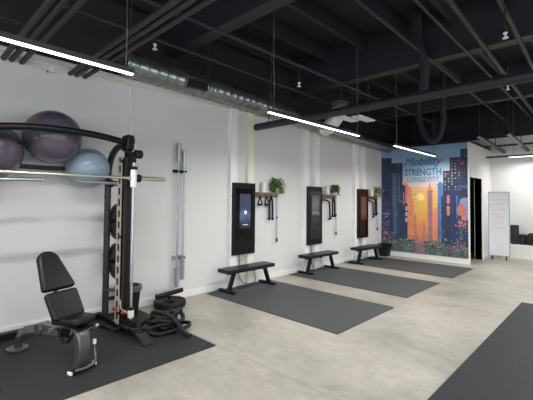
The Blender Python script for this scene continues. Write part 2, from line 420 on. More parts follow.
# small ceiling fittings
def sprinkler(label, x, y, z, top):
    t = thing('sprinkler_head', label, 'sprinkler', (x,y,z), 'ceiling sprinkler heads')
    obj('drop_pipe', MB().cyl((x,y,z+.05),(x,y,top),.011,8), 'pipe', t)
    obj('head', MB().lathe((x,y,z),(0,0,1),[(.004,0),(.028,.004),(.03,.012),(.01,.02),(.012,.05),(.022,.055),(.022,.07),(.01,.075)],14), 'white_plastic', t)
sprinkler('white sprinkler head hanging from ceiling at upper right, higher one', 4.13, 4.73, 3.4, 3.8)
sprinkler('white sprinkler head hanging from ceiling at upper right, lower one', 3.74, 6.96, 3.4, 3.8)
sprinkler('small white sprinkler head above the near end of steel duct', 1.17, 2.07, 3.3, 3.66)
sprinkler('small white sprinkler head above left end of second lamp', 1.53, 4.28, 3.3, 3.6)
t = thing('wall_sprinkler', 'small grey sidewall sprinkler below first lamp near the wall pipes', 'sprinkler', (0,1.28,3.12))
obj('pipe_stub', MB().cyl((-.01,1.28,3.12),(.1,1.28,3.12),.014,10), 'alu', t)
obj('head', MB().lathe((.1,1.28,3.12),(1,0,0),[(.02,0),(.03,.01),(.012,.02),(.012,.045),(.03,.05),(.03,.056)],14).box(.09,.12,1.2,1.36,3.112,3.128), 'white_plastic', t)

# ------------------------------------------------------------------ lamps
LAMP_W = 40
def lamp(label, a, b, wires=(.04,.97), top=ZC, w=.042):
    a, b = V(a), V(b); d = (b-a).normalized(); sd = V((d.y,-d.x,0)); up = V((0,0,1))
    t = thing('linear_lamp', label, 'ceiling lamp', (a+b)/2, 'linear ceiling lamps')
    L = (b-a).length/2; c = (a+b)/2
    obj('housing', MB().obox(c+up*.036, d, sd, up, L, w/2, .024), 'housing', t, bevel=.004)
    ln = MB().obox(c+up*.006, d, sd, up, L-.006, w/2-.001, .006); ln.m[0] = 1
    obj('lens', ln, ['lens','lens_down'], t, label='glowing white diffuser')
    ld = bpy.data.lights.new('lamp_light', 'AREA'); ld.shape = 'RECTANGLE'; ld.size = 2*L-.02; ld.size_y = w-.004; ld.energy = LAMP_W; ld.spread = math.radians(164); ld.color = (1,.995,.99)
    lo = bpy.data.objects.new('lamp_light', ld); COL.objects.link(lo); lo.parent = t; lo.location = c-up*.004-(a+b)/2
    lo.rotation_euler = (0, 0, math.atan2(d.y, d.x))
    for f in wires:
        p = a.lerp(b, f)+up*.06
        obj('wire', MB().tube([p, p+V((.015,0,.25)), p+V((.0,.0,.6)), V((p.x,p.y,top))], .0045, 6), 'wire', t)
    return t
lamp('glowing white linear lamp at upper left above the exercise balls', (1.90,-.92,2.7), (1.84,1.5,2.7))
lamp('glowing white linear lamp hanging in the middle of the lamp row', (1.77,3.36,2.7), (1.74,5.70,2.7))
lamp('glowing white linear lamp in front of the mural, farthest of the row', (1.70,7.2,2.7), (1.68,9.58,2.7))
lamp('glowing white linear lamp across the far back hall, right edge', (2.89,11.7,2.775), (5.4,11.7,2.775))
single('lamp_rail', 'dark unlit lamp rail continuing left of the far back lamp', 'rail', MB().box(2.31,2.86,11.66,11.74,2.79,2.84), 'housing', (2.31,11.7,2.79))
others = [(4.62,-3.2),(4.6,-.45),(4.58,3.5),(4.5,7.6),(7.6,-3.2),(7.6,.4),(7.55,4.0),(7.5,7.8),(1.92,-4.3)]
names = ['camera side lamp behind, near front glazing','lamp overhead right beside the camera','lamp over the right mat at picture edge','lamp over the far right floor','right side lamp row, nearest front glazing','right side lamp row, second','right side lamp row, third','right side lamp row, farthest','lamp at left wall behind the first lamp']
for (x, y), nm in zip(others, names):
    lamp('glowing white linear '+nm, (x,y,2.7), (x-.03,y+(2.4 if x != 1.92 else 2.3),2.7))

# ------------------------------------------------------------------ floor mats
def floor_mat(label, x0, x1, y0, y1, m, th=.012, group='floor mats'):
    o = single('floor_mat', label, 'mat', MB().box(x0,x1,y0,y1,.0,th), m, ((x0+x1)/2,(y0+y1)/2,0), group, bevel=.003)
floor_mat('large black rubber mat under the smith machine and adjustable bench', .02, 1.88, -2.2, 2.46, 'mat_rack')
floor_mat('dark grey rubber mat in front of the nearest wall screen', .08, 2.62, 3.675, 5.175, 'mat_exercise')
floor_mat('dark grey rubber mat in front of the middle wall screen', .02, 2.53, 5.83, 7.33, 'mat_exercise')
floor_mat('dark grey rubber mat in front of the farthest wall screen, nearest mural', .02, 2.56, 7.975, 9.47, 'mat_exercise')
floor_mat('black flecked rubber mat at lower right corner of the floor', 3.90, 7.6, -1.5, 6.87, 'mat_right')

# ------------------------------------------------------------------ smith machine
YR, YL = 1.95, .59
sm = thing('smith_machine', 'black smith machine with arched top beam and slotted side posts', 'weight machine', (.6,1.27,.012))
for y, dr in ((YR,1),(YL,-1)):
    zt = 2.26
    path = [V((.235,y,.05)), V((.235,y,1.0)), V((.235,y,1.86))]+[V(p) for p in arc((.235+.36,y,1.86),(-1,0,0),(0,0,1),.36,PI*.06,PI/2,8)]+[V((.76,y,2.23))]
    obj('rear_upright', MB().tube(path, .04, 14, rect=None), 'greyframe', sm)
    for z in (.35,.6,.85,1.1,1.35,1.6): obj('upright_bolt', MB().cyl((.235,y-.044,z),(.235,y+.044,z),.011,8), 'black', sm)
    for z in (.45,.95,1.45): obj('upright_bolt', MB().cyl((.19,y,z),(.28,y,z),.011,8), 'black', sm)
    obj('front_upright', MB().box(.765,.845,y-.035,y+.035,.09,2.20), 'black', sm, bevel=.008)
    # slotted strip with real slots in front of a black channel
    mb = MB(); x0, x1 = .63, .74; yy = y-.045
    mb.box(x0, x0+.022, yy-.004, yy+.004, .08, 2.08); mb.box(x1-.022, x1, yy-.004, yy+.004, .08, 2.08)
    z = .08
    while z < 2.08: mb.box(x0+.022, x1-.022, yy-.004, yy+.004, z, min(z+.05, 2.08)); z += .135
    mb.box(x0, x0+.005, yy, yy+.05, .08, 2.08)
    st_ = obj('slotted_strip', mb, 'beige', sm, label='beige slotted steel strip')
    obj('strip_channel', MB().box(x0+.005, x1, yy+.012, yy+.06, .08, 2.06), 'black', st_, label='black channel behind the slots')
    for z in (.2,1.1,2.0): obj('strip_bracket', MB().box(.71, .76, yy-.008, yy+.008, z, z+.03), 'black', sm)
    gx = .955
    obj('guide_rod', MB().cyl((gx,y,.07),(gx,y,2.07),.0145,16), 'chrome', sm, label='chrome guide rod')
    obj('rod_bracket', MB().box(.84,1.10,y-.035,y+.035,2.05,2.11).lathe((1.05,y-.045,2.08),(0,1,0),[(.045,0),(.05,.01),(.05,.08),(.045,.09)],18).lathe((gx,y,1.99),(0,0,1),[(.022,0),(.026,.01),(.026,.06)],14), 'black', sm, bevel=.006)
    obj('rod_foot', MB().box(.80,1.0,y-.05,y+.05,.085,.16).cyl((gx,y,.155),(gx,y,.18),.03,14), 'black', sm, bevel=.006)
    mb = MB().lathe((gx,y,.20),(0,0,1),[(.028,0),(.035,.01),(.035,.085),(.03,.09)],20)
    ro = obj('rod_stop', mb, 'pil_b', sm, bevel=0, label='white rod stop with black rubber top')
    obj('stop_cushion', MB().lathe((gx,y,.29),(0,0,1),[(.032,0),(.042,.006),(.042,.026),(.032,.032)],18), 'rubber', ro)
    # carriage riding on the rod
    ca = obj('carriage', MB().lathe((gx,y,1.70),(0,0,1),[(.026,0),(.037,.01),(.037,.2),(.026,.21)],20), 'white_plastic', sm, label='white sliding carriage block')
    obj('carriage_cushion', MB().lathe((gx,y,1.91),(0,0,1),[(.03,0),(.042,.006),(.042,.03),(.03,.036)],18), 'rubber', ca)
    obj('carriage_hook', MB().lathe((gx-.07,y-.02*dr,1.81),(1,0,0),[(.02,0),(.026,.01),(.026,.05),(.02,.06)],14), 'chrome', ca)
    sp = obj('safety_stop', MB().tube([(.70,y-.02*dr,.42),(.74,y-.03*dr,.34),(.78,y-.03*dr,.27),(.90,y-.02*dr,.25)],.012,10), 'beige', sm, label='pale bent safety lever')
    obj('safety_grip', MB().cyl((.60,y-.06*dr,.25),(.72,y-.06*dr,.255),.012,12).cyl((.66,y-.09*dr,.252),(.66,y-.05*dr,.252),.014,12), 'red', sp, label='red grip')
    obj('safety_knob', MB().cyl((.82,y-.05*dr,.242),(.89,y-.05*dr,.245),.014,12), 'red', sp, label='red knob')
    # base rail and foot
    obj('base_rail', MB().box(.16,1.22,y-.045,y+.045,.02,.09), 'black', sm, bevel=.008)
    obj('foot', MB().prism([(1.20,y-.05,.013),(1.40,y-.07,.013),(1.40,y+.07,.013),(1.20,y+.05,.013)],(0,0,.02)).prism([(1.18,y-.055,.09),(1.24,y-.055,.09),(1.385,y-.055,.033),(1.18,y-.055,.033)],(0,.11,0)), 'greyframe', sm, bevel=.004)
    obj('corner_plate', MB().box(.58,.74,y-.05,y+.05,.09,.1), 'steel', sm)
    # mid brace between rear and front posts
    obj('side_brace', MB().tube([(.26,y,.40),(.70,y,.46)],.022,12), 'greyframe', sm)
    obj('side_brace', MB().box(.25,.76,y-.025,y+.025,1.73,1.79), 'black', sm, bevel=.006)
    # head block with pulley wheel
    hb = obj('head_block', MB().box(.70,.87,y-.045,y+.045,2.14,2.33), 'black', sm, bevel=.02)
    obj('pulley', MB().lathe((.80,y-.06,2.26),(0,1,0),[(.03,0),(.055,.006),(.048,.06),(.055,.114),(.03,.12)],20), 'black', hb)
    for z, ln in ((.75,.16),(1.27,.16),(.27,.2)):
        obj('storage_peg', MB().cyl((.235,y,z),(.235,y+ln*dr,z),.024,14), 'black', sm)
    obj('side_peg', MB().cyl((.62,y,1.75),(.60,y-.50*dr,1.765),.019,12).lathe((.60,y-.49*dr,1.765),(0,-dr,0),[(.02,0),(.026,.005),(.026,.02)],12), 'steel', sm, label='grey steel side peg')
    obj('peg_knob', MB().lathe((.34,y-.02,1.76),(1,0,0),[(.03,0),(.045,.012),(.045,.06),(.03,.075)],18), 'black', sm)
    if dr < 0: continue
pts = []
for i in range(25):
    y = YL+(YR-YL)*i/24; tt = (i/24-.5)*2
    pts.append(V((.79, y, 2.295-.065*abs(tt)**2.2)))
obj('top_beam', MB().tube(pts, .037, 14), 'black', sm)
obj('rear_crossbar', MB().box(.10,.19,-.35,1.95,.013,.085), 'black', sm, bevel=.006)
obj('rear_crossbar', MB().box(.155,.205,YL,YR,1.9,1.95), 'black', sm, bevel=.006)

# barbell carried by the two carriages
bb = thing('barbell', 'long chrome barbell held level across the smith machine', 'barbell', (.955,1.27,1.81))
obj('shaft', MB().cyl((.955,.62,1.81),(.955,1.92,1.81),.0165,16), 'barsteel', bb)
for s in (-1, 1):
    c = 1.27
    obj('sleeve', MB().lathe((.955,c+s*.735,1.81),(0,s,0),[(.026,0),(.026,.33),(.0255,.345),(.02,.352)],20), 'barsteel', bb)
    obj('collar', MB().lathe((.955,c+s*.718,1.81),(0,s,0),[(.03,0),(.046,.004),(.046,.04),(.03,.045)],20), 'rubber', bb)

# plates on the pegs
def plate(label, x, y, z, R=.225, th=.045, side=1):
    t = thing('weight_plate', label, 'weight plate', (x,y,z-R), 'weight plates on the smith machine')
    prof = [(.05,-.006),(.05,.0),(R*.42,.004),(R*.45,.012),(R*.78,.012),(R*.82,-.002),(R*.97,-.002),(R,.006),(R,th-.006),(R*.97,th),(R*.82,th),(R*.78,th-.012),(R*.45,th-.012),(R*.42,th-.004),(.05,th),(.05,th+.006)]
    obj('disc', MB().lathe((x,y,z),(0,side,0),prof,40), 'iron', t)
    obj('hub', MB().lathe((x,y+side*(th+.004),z),(0,side,0),[(.03,0),(.05,.002),(.05,.012),(.028,.014)],20), 'black', t)
plate('black weight plate on lower peg of smith machine, nearer the bin', .265, 2.05, .75, .232)
plate('black weight plate on upper peg of smith machine, above the other', .265, 2.05, 1.265, .232)

# ------------------------------------------------------------------ adjustable bench
A = V((.555,.938,.012)); T = V((.9507,.3101,0)); N = V((-.3101,.9507,0)); UP = V((0,0,1))
def B(s, z, n=0): return A+T*s+N*n+UP*(z-.012)
ab = thing('adjustable_bench', 'adjustable weight bench with black padded seat and silver grey frame', 'bench', A)
def pad(name, s0, z0, s1, z1, w0, w1, th, rnd0=0, rnd1=0):
    """pad along (s0,z0)-(s1,z1), w0 wide at its start and w1 at its end, rounded ends"""
    d = (T*(s1-s0)+UP*(z1-z0)); L = d.length; d.normalize(); up = N.cross(d); up = up if up.z > 0 or up.dot(T) > 0 else -up
    o = B(s0, z0); out = []
    def corner(cx, cy, r, a0, a1, n=6): return [(cx+r*math.cos(a0+(a1-a0)*i/n), cy+r*math.sin(a0+(a1-a0)*i/n)) for i in range(n+1)]
    r0 = max(rnd0,.02); r1 = max(rnd1,.02)
    out += corner(r0, -w0+r0, r0, PI, 1.5*PI); out += corner(L-r1, -w1+r1, r1, 1.5*PI, 2*PI); out += corner(L-r1, w1-r1, r1, 0, PI/2); out += corner(r0, w0-r0, r0, PI/2, PI)
    pts3 = [o+d*x+N*y-up*(th/2) for x, y in out]
    return obj(name, MB().prism(pts3, up*th), 'vinyl', ab, bevel=.022, smooth=60, segs=4)
pad('upper_back_pad', .638, .70, .405, 1.035, .16, .108, .065, .03, .10)
pad('lower_back_pad', .795, .455, .650, .685, .155, .158, .065, .03, .03)
pad('seat_pad', .70, .44, 1.03, .47, .13, .115, .065, .035, .05)
obj('back_support', MB().tube([B(.60,.64,0), B(.48,.83,0)],.02,10).tube([B(.74,.42,0), B(.60,.64,0)],.022,10), 'silver', ab)
obj('seat_plate', MB().obox(B(.90,.405), T, N, UP, .15, .07, .008), 'black', ab)
obj('frame_beam', MB().tube([B(-.0,.035),B(.02,.10),B(.07,.17),B(.16,.235),B(.30,.27),B(.46,.285),B(.62,.30),B(.80,.33),B(.96,.36)],.05,12,rect=(.09,.07)), 'silver', ab, bevel=.012)
obj('rear_foot', MB().lathe(B(0,.013),UP,[(.07,0),(.10,.004),(.10,.022),(.06,.035),(.02,.037)],26), 'silver', ab)
obj('frame_hub', MB().cyl(B(.40,.30,-.06),B(.40,.30,.06),.055,18).obox(B(.52,.325),T,N,UP,.12,.045,.03), 'silver', ab, bevel=.006)
# front leg: broad curved plate leg
outl = []
prof = [(.93,.395,.055),(.98,.375,.064),(1.01,.31,.06),(1.02,.22,.056),(1.01,.12,.052),(.985,.04,.05)]
mb = MB()
for i in range(len(prof)-1):
    (s0,z0,h0),(s1,z1,h1) = prof[i], prof[i+1]
a = [B(s,z,-h) for s,z,h in prof]; b = [B(s,z,h) for s,z,h in prof]; a2 = [B(s-.075,z-.01,-h) for s,z,h in prof]; b2 = [B(s-.075,z-.01,h) for s,z,h in prof]
n_ = len(prof); vs = a+b+a2+b2; fs = []
for i in range(n_-1):
    fs += [(i,i+1,n_+i+1,n_+i),(2*n_+i,3*n_+i,3*n_+i+1,2*n_+i+1),(i,2*n_+i,2*n_+i+1,i+1),(n_+i,n_+i+1,3*n_+i+1,3*n_+i)]
fs += [(0,n_,3*n_,2*n_),(n_-1,2*n_+n_-1,3*n_+n_-1,n_+n_-1)]
mb._add(vs, fs)
obj('front_leg', mb, 'silver', ab, bevel=.012, smooth=50)
fb = obj('front_foot', MB().obox(B(.985,.03), T, N, UP, .035, .115, .017), 'black', ab, bevel=.008)
for s_ in (-1,1): obj('end_cap', MB().obox(B(.985,.033,s_*.122), T, N, UP, .03, .008, .015), 'white_plastic', fb, bevel=.006, label='white end cap')
hd = obj('transport_handle', MB().tube(smoothpts([B(1.03,.06,-.10),B(1.05,.055,-.02),B(1.04,.06,.07),B(1.01,.09,.115),B(.985,.15,.125),B(.98,.215,.125)],5),.014,10), 'silver', ab)
obj('handle_grip', MB().lathe(B(.98,.205,.125),UP,[(.012,0),(.018,.003),(.018,.04),(.012,.045)],14), 'white_plastic', hd, label='white grip')
obj('adjust_ladder', MB().tube([B(.72,.36,-.06),B(.80,.25,-.07),B(.88,.27,-.07),B(.94,.36,-.06)],.013,8).tube([B(.74,.36,.04),B(.82,.24,.05),B(.92,.36,.04)],.013,8).obox(B(.80,.33),T,N,UP,.05,.05,.04), 'black', ab)
obj('pop_pin', MB().cyl(B(.98,.37,.05),B(.99,.375,.13),.008,10).cyl(B(.99,.375,.12),B(.99,.375,.15),.018,14), 'chrome', ab, label='chrome pop pin')
obj('pop_pin', MB().cyl(B(.70,.37,-.05),B(.70,.36,-.11),.008,10).cyl(B(.70,.36,-.10),B(.70,.36,-.135),.018,14), 'chrome', ab, label='chrome pop pin')

# ------------------------------------------------------------------ exercise balls in wall cradles
def ball(label, y, x, z, r, m):
    t = thing('exercise_ball', label, 'exercise ball', (x,y,z-r), 'exercise balls on the left wall')
    mb = MB().sphere((x,y,z), r, 56, 34)
    obj('ball_skin', mb, m, t, smooth=180)
    mb = MB()
    obj('valve_plug', MB().lathe((x+r*.62,y+r*.75,z-r*.22),(.62,.75,-.22),[(.012,-.01),(.012,.006),(.004,.008)],12), m, t)
    h = thing('ball_cradle', 'steel wall cradle ring holding '+{0:'large plum ball above smith machine',1:'plum ball cut by left picture edge',2:'smaller pale blue ball'}[len(cr)], 'wall bracket', (0,y,z), 'ball cradles')
    cr.append(h)
    X = x-r*.72; rr = math.sqrt(max(0,r*r-(x-X)**2))+.012
    mb = MB().tube(arc((X,y,z),(0,1,0),(0,0,1),rr,0,2*PI,28)[:-1],.01,8,closed=True)
    obj('ring', mb, 'steel', h)
    for a in (PI/4, 3*PI/4, 5*PI/4, 7*PI/4): obj('stay', MB().cyl((X,y+rr*math.cos(a),z+rr*math.sin(a)),(-.005,y+rr*math.cos(a)*.9,z+rr*math.sin(a)*.9),.009,8), 'steel', h)
cr = []
ball('large shiny plum exercise ball, whole, behind smith machine top beam', 1.25, .40, 2.262, .30, 'ball_p')
ball('shiny plum exercise ball cut off by the left picture edge', .68, .335, 2.055, .305, 'ball_p')
ball('smaller pale blue exercise ball behind the barbell', 1.685, .265, 1.945, .25, 'ball_b')

# ------------------------------------------------------------------ barbells hung on the wall
def wall_bar(label, y, z0, z1):
    t = thing('wall_barbell', label, 'barbell', (.075,y,z0), 'barbells hung on the wall')
    obj('shaft', MB().cyl((.075,y,z0+.3),(.075,y,z1-.3),.014,14), 'steel', t)
    for a, s in ((z0,1),(z1,-1)):
        obj('sleeve', MB().lathe((.075,y,a),(0,0,s),[(.024,0),(.031,.006),(.031,.27),(.037,.272),(.037,.29),(.014,.295)],18), 'steel', t)
wall_bar('grey steel barbell hanging upright on wall, taller left one', 3.10, .21, 2.45)
wall_bar('grey steel barbell hanging upright on wall, shorter right one', 3.20, .31, 2.335)
bk = thing('barbell_bracket', 'black wall bracket holding two upright barbells', 'wall bracket', (0,3.19,2.0))
obj('back_plate', MB().box(0,.012,3.04,3.26,1.98,2.03), 'black', bk, bevel=.003)
mb = MB().box(.012,.05,3.05,3.25,1.995,2.015)
for y in (3.10,3.20):
    for s in (-1,1): mb.box(.04,.115,y+s*.026-.006,y+s*.026+.006,1.99,2.02)
obj('hook', mb, 'black', bk, bevel=.003)
bk2 = thing('barbell_bracket', 'small grey lower clip steadying two upright barbells on wall', 'wall bracket', (0,3.19,.64))
obj('back_plate', MB().box(0,.01,3.05,3.25,.62,.68), 'steel', bk2)
mb = MB()
for y in (3.10,3.20):
    for s in (-1,1): mb.box(.01,.10,y+s*.032-.005,y+s*.032+.005,.63,.67)
obj('clip', mb, 'steel', bk2)

# ------------------------------------------------------------------ bins
def bin_(label, x, y, z0, r0, r1, h, liner):
    t = thing('trash_bin', label, 'trash bin', (x,y,z0))
    prof = [(.02,0),(r0-.01,0),(r0,.01)]+[(r0+(r1-r0)*i/6, .01+(h-.01)*i/6) for i in range(1,7)]+[(r1+.012,h),(r1+.012,h+.015),(r1-.006,h+.015),(r1-.01,h-.03),(r0,.03),(.02,.03)]
    obj('bucket', MB().lathe((x,y,z0),(0,0,1),prof,36), 'rubber', t)
    if liner:
        pr = [(r1+.0135,h-.045),(r1+.018,h-.02),(r1+.015,h+.02),(r1-.02,h+.022),(r1-.04,h-.08),(r1-.06,h-.2)]
        mb = MB().lathe((x,y,z0),(0,0,1),pr,36); mb.f = mb.f[:-2]; mb.m = mb.m[:-2]
        obj('liner', mb, 'bag', t, label='crinkled grey bin liner')
    else:
        obj('rim', MB().lathe((x,y,z0+h),(0,0,1),[(r1+.008,-.02),(r1+.02,-.016),(r1+.02,.018),(r1-.01,.02)],30), 'black', t)
bin_('black trash bin with grey liner behind the smith machine', .21, 2.26, .012, .135, .165, .36, True)
# mural bin: square tapered
t = thing('trash_bin', 'black square trash bin beside the mural behind farthest bench', 'trash bin', (.21,9.80,0))
c = V((.21,9.8,0)); a_ = [c+V((sx*.105,sy*.105,.0)) for sx,sy in ((-1,-1),(1,-1),(1,1),(-1,1))]; b_ = [c+V((sx*.14,sy*.14,.32)) for sx,sy in ((-1,-1),(1,-1),(1,1),(-1,1))]
i_ = [c+V((sx*.125,sy*.125,.32)) for sx,sy in ((-1,-1),(1,-1),(1,1),(-1,1))]; j_ = [c+V((sx*.09,sy*.09,.02)) for sx,sy in ((-1,-1),(1,-1),(1,1),(-1,1))]
mb = MB()._add(a_+b_+i_+j_, [(3,2,1,0),(12,13,14,15)]+[(k,(k+1)%4,4+(k+1)%4,4+k) for k in range(4)]+[(4+k,4+(k+1)%4,8+(k+1)%4,8+k) for k in range(4)]+[(8+k,8+(k+1)%4,12+(k+1)%4,12+k) for k in range(4)])
obj('bucket', mb, 'rubber', t)
mb = MB()
for k in range(4):
    p, q = b_[k], b_[(k+1)%4]; d = (q-p).normalized(); mid = (p+q)/2
    mb.obox(mid, d, UP.cross(d), UP, .155, .012, .02)
obj('rim', mb, 'black', t)

# ------------------------------------------------------------------ landmine base and battle rope
lm = thing('landmine_trainer', 'black round landmine base with T shaped tube on concrete by wall', 'landmine trainer', (.27,2.87,0))
obj('base_disc', MB().lathe((.27,2.87,0),(0,0,1),[(.18,0),(.225,.012),(.232,.03),(.232,.08),(.222,.095),(.19,.10),(.17,.088),(.09,.088),(.08,.10),(.02,.10)],44), 'iron', lm)
obj('swivel_post', MB().cyl((.27,2.87,.09),(.285,2.85,.165),.03,16).cyl((.27,2.87,.13),(.42,2.81,.10),.026,16), 'black', lm)
obj('bar_tube', MB().cyl((.235,2.68,.165),(.20,3.12,.185),.034,20).cyl((.235,2.685,.165),(.236,2.672,.1645),.038,20), 'black', lm)
cp = []
cx, cy = 1.08, 2.33; rr = .021
lay = [(.033,.245,.175),(.075,.235,.17),(.117,.215,.165),(.15,.17,.14),(.175,.13,.12)]
for li, (z, ra, rb) in enumerate(lay):
    for k in range(13):
        a = 2*PI*k/12+li*.5
        j = 1+.10*math.sin(3*a+li)
        cp.append(V((cx+ra*j*math.cos(a)*.75-.012*li+(.035,-.03,.03,-.02,.02)[li], cy+ra*j*math.sin(a)+(.02,-.045,.03,.05,-.03)[li]+.02*math.sin(2*a+li), z+.022*math.sin(2*a+li*1.7)+.028*k/12)))
inner = []
for li in range(4):
    for k in range(11):
        a = 2*PI*k/10+li*.8; inner.append(V((cx+.105*math.cos(a), cy+.13*math.sin(a), .035+.044*li+.01*math.sin(3*a)+.036*k/10)))
br_ = thing('battle_rope', 'black braided battle rope heaped in a coil beside smith machine', 'rope', (cx,cy,.012))
obj('coil', MB().tube(smoothpts(inner[::-1]+cp, 5), rr, 12, lobes=3, twist=70), 'rope', br_)
end1 = [V((1.0,2.20,.22)),V((1.14,2.26,.225)),V((1.26,2.31,.19)),V((1.37,2.345,.10)),V((1.47,2.365,.045)),V((1.52,2.375,.036))]
obj('loose_end', MB().tube(smoothpts(end1,8), rr, 12, lobes=3, twist=70).lathe(end1[-1],(1,.2,-.1),[(.024,-.1),(.026,-.09),(.026,.0),(.02,.008)],14), 'rope', br_)
end2 = [V((1.26,2.32,.04)),V((1.24,2.14,.035)),V((1.14,2.07,.06)),V((1.06,2.05,.06)),V((1.08,1.93,.10)),V((1.03,1.88,.115)),V((.94,1.87,.12)),V((.86,1.86,.07)),V((.76,1.85,.04)),V((.6,1.84,.035)),V((.45,1.80,.035))]
obj('loose_end', MB().tube(smoothpts(end2,8), rr, 12, lobes=3, twist=70), 'rope', br_)

# ------------------------------------------------------------------ wall screens
TW, TH, TZ = .546, 1.293, .577
scr1 = ramp_mat('screen_blue_picture', [(0,(38,42,62)),(.25,(84,98,140)),(.45,(150,170,215)),(.6,(96,108,152)),(1,(104,112,150))], 'Z', .45, 1.05, .15, .32, noise=.5, nscale=9)
scr2 = ramp_mat('screen_grey_bands', [(0,(8,8,9)),(.3,(16,16,18)),(.42,(150,152,158)),(.5,(90,92,98)),(.75,(120,122,128)),(1,(84,86,92))], 'Z', .45, 1.05, .12, .5, noise=.25, nscale=7)  # grey bands by height, near black at the bottom
scr3 = ramp_mat('screen_mural_reflection', [(0,(44,18,12)),(.2,(70,30,22)),(.5,(132,92,80)),(1,(112,74,62))], 'Z', .35, 1.05, .12, .42, noise=.3, nscale=9)  # reflection of the orange mural, painted in as a brown glow
def wall_screen(label, y, scr, fig=False):
    t = thing('wall_trainer', label, 'wall screen', (0,y+TW/2,TZ), 'wall mounted screens')
    obj('cabinet', MB().box(.03,.128,y,y+TW,TZ,TZ+TH), 'black', t, bevel=.008)
    obj('wall_mount', MB().box(0.0,.06,y+.03,y+TW-.03,TZ+.03,TZ+TH-.06), 'black', t, bevel=.004)
    obj('glass_front', MB().box(.128,.134,y+.075,y+TW-.065,TZ+.09,TZ+TH-.105), 'glass', t, bevel=.002, label='glossy black glass front')
    sc_ = obj('screen', MB().box(.134,.1352,y+.15,y+TW-.13,TZ+.47,TZ+TH-.2), scr, t, label='display area')
    if fig:
        cy_, cz_ = y+TW*.53, TZ+.76
        obj('screen_figure', MB().poly([(.1354,cy_+.035*math.cos(a*PI/8),cz_+.035*math.sin(a*PI/8)) for a in range(16)]), 'glow', sc_, label='bright shape on the display')
        for zz, ww in ((.53,.12),): obj('screen_line', MB().box(.1352,.1355,cy_-ww/2,cy_+ww/2,TZ+zz,TZ+zz+.012), 'glow', sc_, label='bright line on the display')
    for s in (0,1):
        yy = y-.012 if s == 0 else y+TW
        ar = obj('folded_arm', MB().box(.035,.085,yy,yy+.012,TZ+.12,TZ+TH-.1), 'black', t, bevel=.004)
        obj('arm_joint', MB().lathe((.06,yy+(.0 if s else .012),TZ+TH-.25),(0,1 if s else -1,0),[(.03,0),(.035,.004),(.03,.012),(.01,.013)],16).lathe((.06,yy+(.0 if s else .012),TZ+.36),(0,1 if s else -1,0),[(.025,0),(.03,.004),(.025,.012),(.01,.013)],16), 'black', ar)
    mb = MB()
    for z in (.50,.60): mb.lathe((.075,y-.012,TZ+z),(0,-1,0),[(.012,0),(.012,.006),(.004,.007)],10)
    obj('side_button', mb, 'white_plastic', t, label='small white side buttons')
    obj('lens_dot', MB().lathe((.135,y+TW*.52,TZ+.38),(1,0,0),[(.02,0),(.02,.002),(.015,.003)],16), 'tag', t)
    return t
ys = [4.189, 6.333, 8.471]
labs = ['tall black wall mounted training screen with bluish picture, nearest of three', 'tall black wall mounted training screen with grey bands, middle of three', 'tall black wall mounted training screen with painted brown reflection, farthest by mural']
for y, l, s in zip(ys, labs, (scr1, scr2, scr3)): wall_screen(l, y, s, s is scr1)
for y, w in zip(ys, ('nearest','middle','farthest')):
    pts = smoothpts([V((.05,y+.22,TZ+.02)),V((.055,y+.23,.45)),V((.075,y+.20,.2)),V((.08,y+.32,.05)),V((.10,y+.5,.022)),V((.07,y+.62,.06)),V((.025,y+.62,.25))],8)
    c_ = thing('power_cord', 'thin dark power cord hanging under the %s wall screen' % w, 'cord', (.05,y+.22,.02), 'screen power cords')
    obj('cable', MB().tube(pts,.006,6), 'cord', c_)
    obj('plug', MB().box(.018,.06,y+.60,y+.64,.23,.28), 'cord', c_, bevel=.004)
    t = thing('wall_outlet', 'white wall outlet behind the bench of the %s wall screen' % w, 'outlet', (0,y+.62,.26), 'wall outlets')
    obj('cover_plate', MB().box(0,.006,y+.58,y+.66,.20,.32), 'white_plastic', t, bevel=.002)
    obj('socket', MB().box(.006,.009,y+.6,y+.64,.29,.315).box(.006,.009,y+.6,y+.64,.205,.225), 'pot', t)

